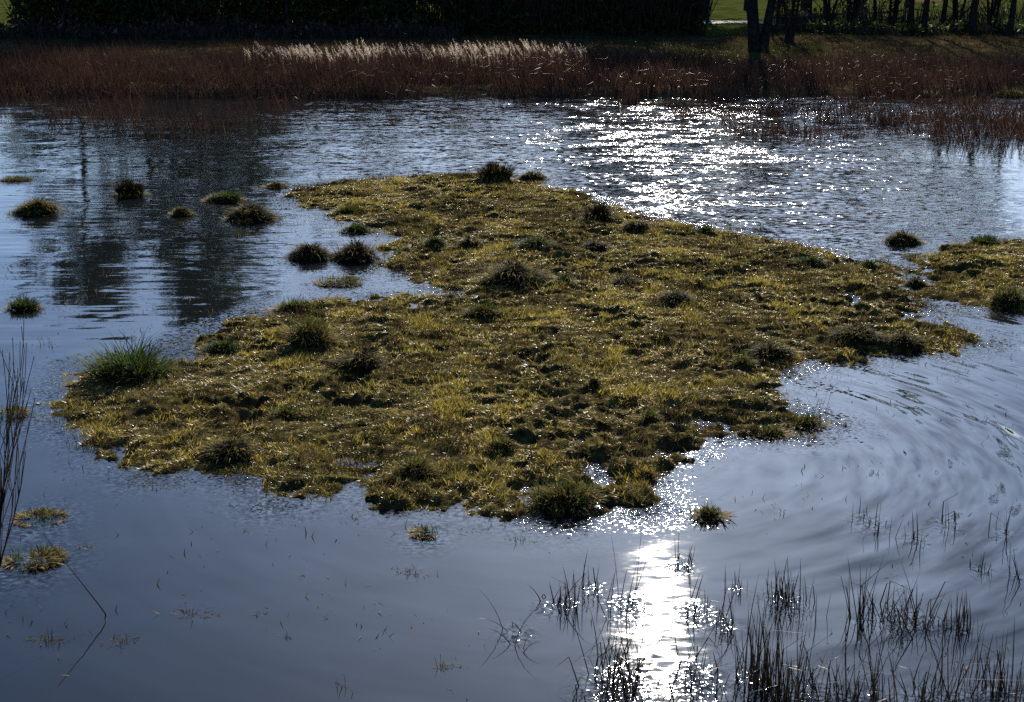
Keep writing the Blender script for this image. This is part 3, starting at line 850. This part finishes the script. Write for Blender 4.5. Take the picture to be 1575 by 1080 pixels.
def reed_stand(name, n, xr, yr, hr, lean_mu, label, dens_seed, cut, wid=(0.014, 0.028), material=M_REED, tints=(0, 1), zfix=None):
    x = U(*xr, n); y = U(*yr, n)
    k = fbm(x * 0.25, y * 0.25, dens_seed, 3) > cut
    x, y = x[k], y[k]; n = len(x)
    z = np.maximum(ghz(x, y), -0.05) if zfix is None else np.full(n, zfix)
    hh = U(hr[0] * 0.7, hr[1] * 1.1, n) * np.clip(1 + 0.5 * fbm(x * 0.35, y * 0.35, dens_seed + 3, 3), 0.3, 1.6)
    hh = hh * np.where(y > 48, 1 - 0.28 * sstep(3, 9, x), 1)
    tuft = np.clip(0.5 + 0.6 * fbm(x * 0.6, y * 0.5, dens_seed + 6, 3), 0, 1)
    az = np.where(U(0, 1, n) < 0.7, np.pi, 0) + U(-0.8, 0.8, n)
    br = U(0, 1, n) < 0.25
    s = blades(np.stack([x, y, z], 1), az, hh, U(*wid, n), np.abs(RNG.normal(lean_mu, 0.14, n)), U(0, 0.6, n), np.clip(U(*tints, n) * 0.75 + 0.35 * (tuft - 0.3), 0, 1), 3,
               np.where(br, U(0.8, 2.2, n), 0), U(0.4, 0.8, n), face=U(-0.7, 0.7, n))
    return tag(link(name, blade_mesh(name, s), material), label, 'reeds', kind='stuff')
reed_stand('reed_bed', 44000, (-32, 34), (49.2, 60.5), (0.6, 1.05), 0.2, 'dark reddish brown reeds and sedge along the far shore', 201, -0.75)
reed_stand('tall_reed_stand', 9000, (at_y(395, 57), at_y(900, 57)), (54.5, 58.5), (0.6, 0.95), 0.1, 'taller reed stems under the pale plumes', 205, -0.9)
reed_stand('emergent_rushes', 3600, (-24, -7), (37.5, 50), (0.25, 0.65), 0.25, 'dark broken rushes standing in the water at the far left', 211, 0.02, zfix=-0.05)
reed_stand('emergent_rushes', 7500, (6, 26), (37, 50), (0.25, 0.7), 0.2, 'dark broken rushes standing in glittering water at the far right', 214, 0.0, zfix=-0.05)
reed_stand('low_plant_mats', 17000, (5, 25), (38.5, 49), (0.05, 0.2), 0.6, 'low dark broken plant mats in the glittering far right shallows', 221, 0.12, zfix=-0.02)
# rushes get denser towards the right edge
reed_stand('emergent_rushes', 5200, (11, 26), (36.5, 47), (0.35, 0.95), 0.2, 'thicker dark rush belt in the water at the right edge', 219, 0.05, zfix=-0.05)
# rough grass verge between the reeds and the hedge
reed_stand('verge_grass', 34000, (-44, 46), (60, 80), (0.12, 0.35), 0.4, 'rough grass verge between the reed bed and the hedge', 230, -0.6, (0.02, 0.04), M_MEADOW)
reed_stand('green_verge', 5000, (at_y(1045, 67), at_y(1285, 67)), (61.5, 72), (0.08, 0.2), 0.5, 'short bright green grass round the foot of the broad bare tree', 236, -0.4, (0.03, 0.05), M_MEADOW, (1.0, 1.3))['category'] = 'grass'
# plumes: every feathery head is a tapering one-sided spray
def plumes(n):
    x = U(at_y(392, 57), at_y(900, 57), n); y = U(54.5, 58.5, n)
    k = U(0, 1, n) < 0.35 + 0.65 * sstep(-0.35, 0.35, fbm(x * 0.55, y * 0.3, 240, 3))
    x, y = x[k], y[k]; n = len(x)
    z = ghz(x, y) + (0.48 + 0.42 * np.sqrt(U(0, 1, n))) * (1 + 0.3 * fbm(x * 0.4, y * 0.2, 241, 3))
    size = U(0.7, 1.3, n); sway = U(0.05, 0.22, n)
    sets = []
    for k in range(9):
        t = k / 8
        sets.append(blades(np.stack([x - sway * t * size, y, z + 0.27 * t * size], 1), np.where(U(0, 1, n) < 0.75, np.pi, 0) + U(-0.9, 0.9, n), U(0.08, 0.17, n) * size * (1.05 - 0.7 * t), U(0.014, 0.03, n), U(0.2, 1.0, n), U(0.3, 1.4, n), U(0, 1, n), 2, face=U(-0.6, 0.6, n)))
    sets.append(blades(np.stack([x, y, ghz(x, y)], 1), np.pi, z - ghz(x, y) + 0.2, 0.012, 0.03, 0.1, 0.0, 3, face=0))
    tag(link('reed_plumes', blade_mesh('reed_plumes', join_blades(sets)), M_PLUME), 'pale sunlit feathery reed heads above the middle of the reed bed', 'reed plumes', kind='stuff')
plumes(800)

# a few dark rush clumps that stand out in the glittering far water
FARCL = [(968,160,30,26,'single dark rush clump left of its twin against the far glitter'), (1040,165,34,20,'dark rush clump right of its twin against the far glitter'),
         (1187,178,34,20,'rounded dark clump in the glitter below the big bare tree'), (1275,190,40,20,'dark clump in the glitter right of the rounded one'),
         (1365,190,60,30,'broad dark clump at the start of the right rush belt')]
for px, py, w, h, lab in FARCL:
    c = P(px, py); m = mpp(c[1]); n = 170
    s = blades(np.stack([RNG.normal(0, 0.3, n) * w * m, RNG.normal(0, 0.4, n) * w * m, np.full(n, -0.05)], 1), U(0, 6.28, n), h * m * U(0.4, 1.1, n), U(0.012, 0.024, n),
               np.abs(RNG.normal(0, 0.3, n)), U(0, 0.6, n), U(0, 0.8, n), 3)
    o = link('rush_clump', blade_mesh('far_rush_clump', s), M_REED); o.location = (c[0], c[1], 0)
    tag(o, lab, 'rushes', 'rush clumps in the far glitter')

# ------------------------------------------------------------------ hedge and thicket behind the verge
def leafy(n, xr, yr, top_fn, size):
    x = U(*xr, n); y = U(*yr, n)
    yc = 0.5 * (yr[0] + yr[1]); hw = 0.5 * (yr[1] - yr[0])
    top = top_fn(x) * np.sqrt(np.clip(1 - ((y - yc) / hw) ** 2, 0.05, 1))
    z0 = ghz(x, y); z = z0 + U(0, 1, n) * top
    k = fbm(x * 0.5 + z * 0.4, z * 0.6 + y * 0.3, 260, 3) > -0.42
    x, y, z = x[k], y[k], z[k]; n = len(x)
    return blades(np.stack([x, y, z], 1), U(0, 6.28, n), U(*size, n), U(size[0] * 0.5, size[1] * 0.6, n), U(0, 2.2, n), U(0, 0.8, n), U(0, 1, n), 2, face=U(0, 6.28, n))

def thicket(name, label, xr, yr, hgt, nl, ns, seed, mt=M_LEAF):
    root = empty(name, (0.5 * (xr[0] + xr[1]), 0.5 * (yr[0] + yr[1]), 0.6))
    off = Vector(root.location)
    top = lambda x: hgt * (1 + 0.30 * fbm(x * 0.22, x * 0, seed, 3))
    s = list(leafy(nl, xr, yr, top, (0.22, 0.42)))
    s[0] = s[0] - np.array(off)
    link('foliage', blade_mesh('foliage', s), mt, root)
    n = ns
    x = U(*xr, n); y = U(*yr, n)
    s = list(blades(np.stack([x, y, ghz(x, y)], 1), U(0, 6.28, n), top(x) * U(0.4, 0.95, n), U(0.03, 0.07, n), U(0, 0.4, n), U(0, 0.5, n), U(0, 0.6, n), 4, face=U(-0.7, 0.7, n)))
    s[0] = s[0] - np.array(off)
    link('stems', blade_mesh('stems', s), M_RUSH, root)
    tag(root, label, 'hedge')
thicket('evergreen_hedge', 'long dark evergreen hedge behind the reed bed on the left', (at_y(25, 80), at_y(715, 80)), (79, 85), 5.5, 60000, 900, 301)
thicket('bramble_thicket', 'black leafless thicket behind the reed plumes in the middle', (at_y(690, 82), at_y(1085, 80)), (80, 86), 5.2, 34000, 3000, 305)
thicket('sedge_scrub', 'uneven dead scrub along the foot of the evergreen hedge', (at_y(-20, 76), at_y(700, 76)), (75.5, 79), 0.9, 2500, 2600, 311, M_REED)
thicket('bare_scrub', 'tangled leafless scrub among the slender trunks before the meadow', (at_y(1190, 84), at_y(1610, 84)), (83, 87), 2.2, 500, 700, 313)
thicket('low_scrub', 'low tangled scrub at the foot of the slender trunks on the right', (at_y(1250, 80), at_y(1600, 80)), (79.5, 82.5), 0.7, 1500, 1300, 309)

# ------------------------------------------------------------------ trees
def make_tree(seed, height, stems, r, ivy=0, spread=0.55):
    rnd = random.Random(seed)
    tk, tw = Tubes(), Tubes()
    for s in range(stems):
        a = rnd.uniform(0, 6.28)
        tilt = 0.05 if stems == 1 else rnd.uniform(0.1, 0.3)
        p = Vector((math.cos(a) * 0.15 * (stems > 1), math.sin(a) * 0.15 * (stems > 1), -0.2))
        pts, rad = [], []
        d = Vector((math.cos(a) * tilt, math.sin(a) * tilt, 1)).normalized()
        q = p.copy(); n = 9
        H = height * rnd.uniform(0.85, 1.0)
        for i in range(n + 1):
            pts.append(q.copy()); rad.append(r * (1.25 if i == 0 else 1) * (1 - 0.85 * i / n))
            d = (d + Vector((rnd.gauss(0, 0.05), rnd.gauss(0, 0.05), 0.04))).normalized()
            q = q + d * (H / n)
        tk.tube(pts, rad, 9)
        for k in range(int(20 / max(1, stems ** 0.5))):
            t = rnd.uniform(0.22, 0.99); i = min(int(t * n), n - 1)
            b = pts[i].lerp(pts[i + 1], t * n - i)
            aa = rnd.uniform(0, 6.28)
            nd = Vector((math.cos(aa), math.sin(aa), rnd.uniform(0.4, 1.1))).normalized()
            branchy(tk, b, nd, H * 0.30 * (1.15 - 0.6 * t), max(0.02, rad[i] * 0.42), 3, rnd, 5, spread, 0.18, tw, (3, 4), 0.008)
    leaves = None
    if ivy:
        V = np.array(tw.V); pick = RNG.integers(0, len(V), ivy)
        c = V[pick] + RNG.normal(0, 0.35, (ivy, 3))
        leaves = blade_mesh('leaves', blades(c, U(0, 6.28, ivy), U(0.16, 0.32, ivy), U(0.12, 0.2, ivy), U(0, 2.4, ivy), 0.3, U(0, 1, ivy), 2, face=U(0, 6.28, ivy)))
    return tk.mesh('trunk'), tw.mesh('crown'), leaves
KINDS = {'ivy': make_tree(1, 14.5, 1, 0.28, 12000), 'bare': make_tree(2, 15, 1, 0.22), 'multi': make_tree(3, 11, 5, 0.24), 'slim': make_tree(4, 14, 1, 0.17, 0, 0.45), 'ivy2': make_tree(6, 13.5, 2, 0.26, 10000)}
def tree(kind, px, y, scale, rot, label, group=None, lean=0.0):
    x = at_y(px, y)
    root = empty('bare_tree' if not kind.startswith('ivy') else 'leafy_tree', (x, y, float(ghz(x, y))))
    root.rotation_euler = (0, lean, rot); root.scale = (scale,) * 3
    tk, cr, lv = KINDS[kind]
    link('trunk', tk, M_BARK, root); c = link('crown', cr, M_TWIG, root)
    if lv: link('leaves', lv, M_LEAF, c)
    tag(root, label, 'tree', group)
BG = 'trees rising behind the hedge'
for k, (px, y, sc_, kd, lab) in enumerate([
    (120, 90, 1.0, 'ivy', 'dense dark tree, leftmost of the four mirrored black in the left water'), (205, 93, 1.15, 'ivy2', 'dense dark tree, second from the left of the four mirrored black in the left water'),
    (290, 89, 1.1, 'ivy', 'dense dark tree, third from the left of the four mirrored black in the left water'), (375, 92, 0.98, 'ivy2', 'dense dark tree, rightmost of the four mirrored black in the left water'),
    (60, 97, 0.6, 'ivy2', 'short leafy tree beside the leftmost of the four dense trees'), (470, 94, 0.95, 'bare', 'bare tree behind the hedge, mirrored just left of the inlet'),
    (545, 90, 1.05, 'bare', 'bare tree behind the hedge, mirrored straight behind the island back left point'), (600, 104, 1.0, 'bare', 'bare tree left of the bright gap in the reflections'),
    (745, 95, 0.9, 'bare', 'bare tree right of the bright gap in the reflections'), (830, 91, 0.95, 'bare', 'bare tree behind the right end of the plumes'),
    (905, 92, 0.95, 'ivy2', 'leafy tree behind the thicket, left of its leafy neighbour'), (990, 90, 1.0, 'ivy', 'leafy tree behind the thicket next to its right end'),
    (1080, 100, 1.0, 'ivy2', 'leafy tree behind the track, left of the broad bare tree'), (1150, 120, 1.15, 'ivy', 'leafy tree far behind the broad bare tree'),
    (1240, 125, 1.1, 'ivy2', 'leafy tree far behind the fence'), (1320, 122, 1.15, 'ivy', 'leafy tree at the far meadow edge left of the trunk pair'),
    (1395, 130, 1.0, 'bare', 'bare tree at the far meadow edge behind the trunk pair')]):
    tree(kd, px, y, sc_, 1.3 * k, lab, BG)
tree('multi', 1165, 67, 1.0, 0.3, 'broad dark many-stemmed bare tree at the back of the reed bed')
G = 'slender bare trees in front of the meadow'
tree('multi', 1212, 73, 0.45, 2.0, 'small bushy bare tree close to the right of the broad tree', G)
tree('slim', 1245, 86, 0.9, 0.5, 'slim trunk behind the fence, first right of the bushy bare tree', G)
tree('slim', 1345, 84, 0.7, 1.7, 'thin trunk half way between the fence and the trunk pair', G)
tree('slim', 1397, 82, 1.0, 3.1, 'left trunk of the close pair before the green meadow', G)
tree('slim', 1417, 81, 1.1, 4.0, 'right and thicker trunk of the close pair before the green meadow', G)
tree('slim', 1447, 83, 0.95, 5.2, 'straight single trunk just right of the close pair', G)
tree('bare', 1492, 80, 1.0, 0.9, 'thickest forked trunk before the green meadow', G)
tree('slim', 1550, 79, 1.05, 2.4, 'leaning trunk nearest the right edge', G, lean=-0.09)
for px, y, sc_, kd, lab in ((1190, 79, 0.36, 'multi', 'bare shrub touching the right side of the broad bare tree'), (1272, 83, 0.42, 'multi', 'bare shrub left of its taller neighbour behind the fence'),
        (1305, 85, 0.55, 'multi', 'taller bare shrub behind the middle of the fence'), (1368, 86, 0.4, 'multi', 'bare shrub left of the trunk pair'),
        (1470, 84, 0.42, 'multi', 'bare shrub between the straight trunk and the forked trunk'), (1520, 82, 0.45, 'multi', 'bare shrub between the forked trunk and the leaning trunk'),
        (1330, 92, 0.9, 'slim', 'distant slim trunk seen between the bare shrubs')):
    tree(kd, px, y, sc_, px * 0.7, lab, G)

# ------------------------------------------------------------------ rail fence and wet track between the trees
f0 = Vector((at_y(1185, 80), 80, 0)); f1 = Vector((at_y(1390, 92), 92, 0))
fence = empty('rail_fence', (f0.x, f0.y, 0))
tag(fence, 'weathered two-rail wooden fence running behind the broad bare tree', 'fence')
NP = 9
posts = [f0.lerp(f1, k / (NP - 1)) for k in range(NP)]
def box(name, a, b, w, h, parent):
    a, b = Vector(a), Vector(b); d = (b - a).normalized()
    s = d.cross(Vector((0, 0, 1))); s = Vector((1, 0, 0)) if s.length < 0.1 else s.normalized()
    u = s.cross(d)
    V = [p + s * i * w / 2 + u * j * h / 2 for p in (a, b) for i, j in ((-1, -1), (1, -1), (1, 1), (-1, 1))]
    Fq = np.array([(0, 1, 2, 3), (7, 6, 5, 4), (0, 4, 5, 1), (1, 5, 6, 2), (2, 6, 7, 3), (3, 7, 4, 0)])
    return link(name, np_mesh(name, np.array([v - Vector(parent.location) for v in V]), [Fq]), M_WOOD, parent)
for k, p in enumerate(posts):
    z = float(ghz(p.x, p.y))
    box('post', (p.x, p.y, z - 0.2), (p.x, p.y, z + 1.15), 0.11, 0.11, fence)
    if k < NP - 1:
        q = posts[k + 1]; zq = float(ghz(q.x, q.y))
        for hh in (0.5, 0.95):
            box('rail', (p.x, p.y - 0.08, z + hh), (q.x, q.y - 0.08, zq + hh), 0.05, 0.11, fence)
m, nt, b, _ = mat('wet_track')
b.inputs['Base Color'].default_value = (0.06, 0.055, 0.045, 1); b.inputs['Roughness'].default_value = 0.8; b.inputs['Specular IOR Level'].default_value = 0.1
ta, tb_ = at_y(1080, 96), at_y(1190, 96)
txs = np.linspace(ta, tb_, 30); tys = np.linspace(94.5, 98, 6)
TX, TY = np.meshgrid(txs, tys)
tag(link('wet_track', grid_mesh('wet_track', txs, tys, ghz(TX, TY) + 0.06), m), 'pale wet track glinting behind the broad bare tree', 'path', kind='structure')

# ------------------------------------------------------------------ drifting bits on the water
n = 22000
x = U(-8, 9, n); y = U(8, 33, n)
d = np.maximum(sdf(PO_ISLE, x, y), sdf(PO_ISLET, x, y))
k = (d < -0.02) & (U(0, 1, n) < np.exp(d / 0.3) * 0.9 + 0.035 + 0.9 * sstep(0.16, 0.5, fbm(x * 1.1, y * 0.7, 333, 3)))
x, y = x[k], y[k]; n = len(x)
s = blades(np.stack([x, y, np.full(n, -0.004)], 1), U(0, 6.28, n), U(0.02, 0.08, n), U(0.005, 0.012, n), U(0.3, 1.5, n), U(-0.2, 0.4, n), U(0, 1, n), 2, face=U(0, 6.28, n))
tag(link('floating_debris', blade_mesh('floating_debris', s), M_STRAW), 'tiny bits of straw drifting on the water round the island', 'debris', kind='stuff')
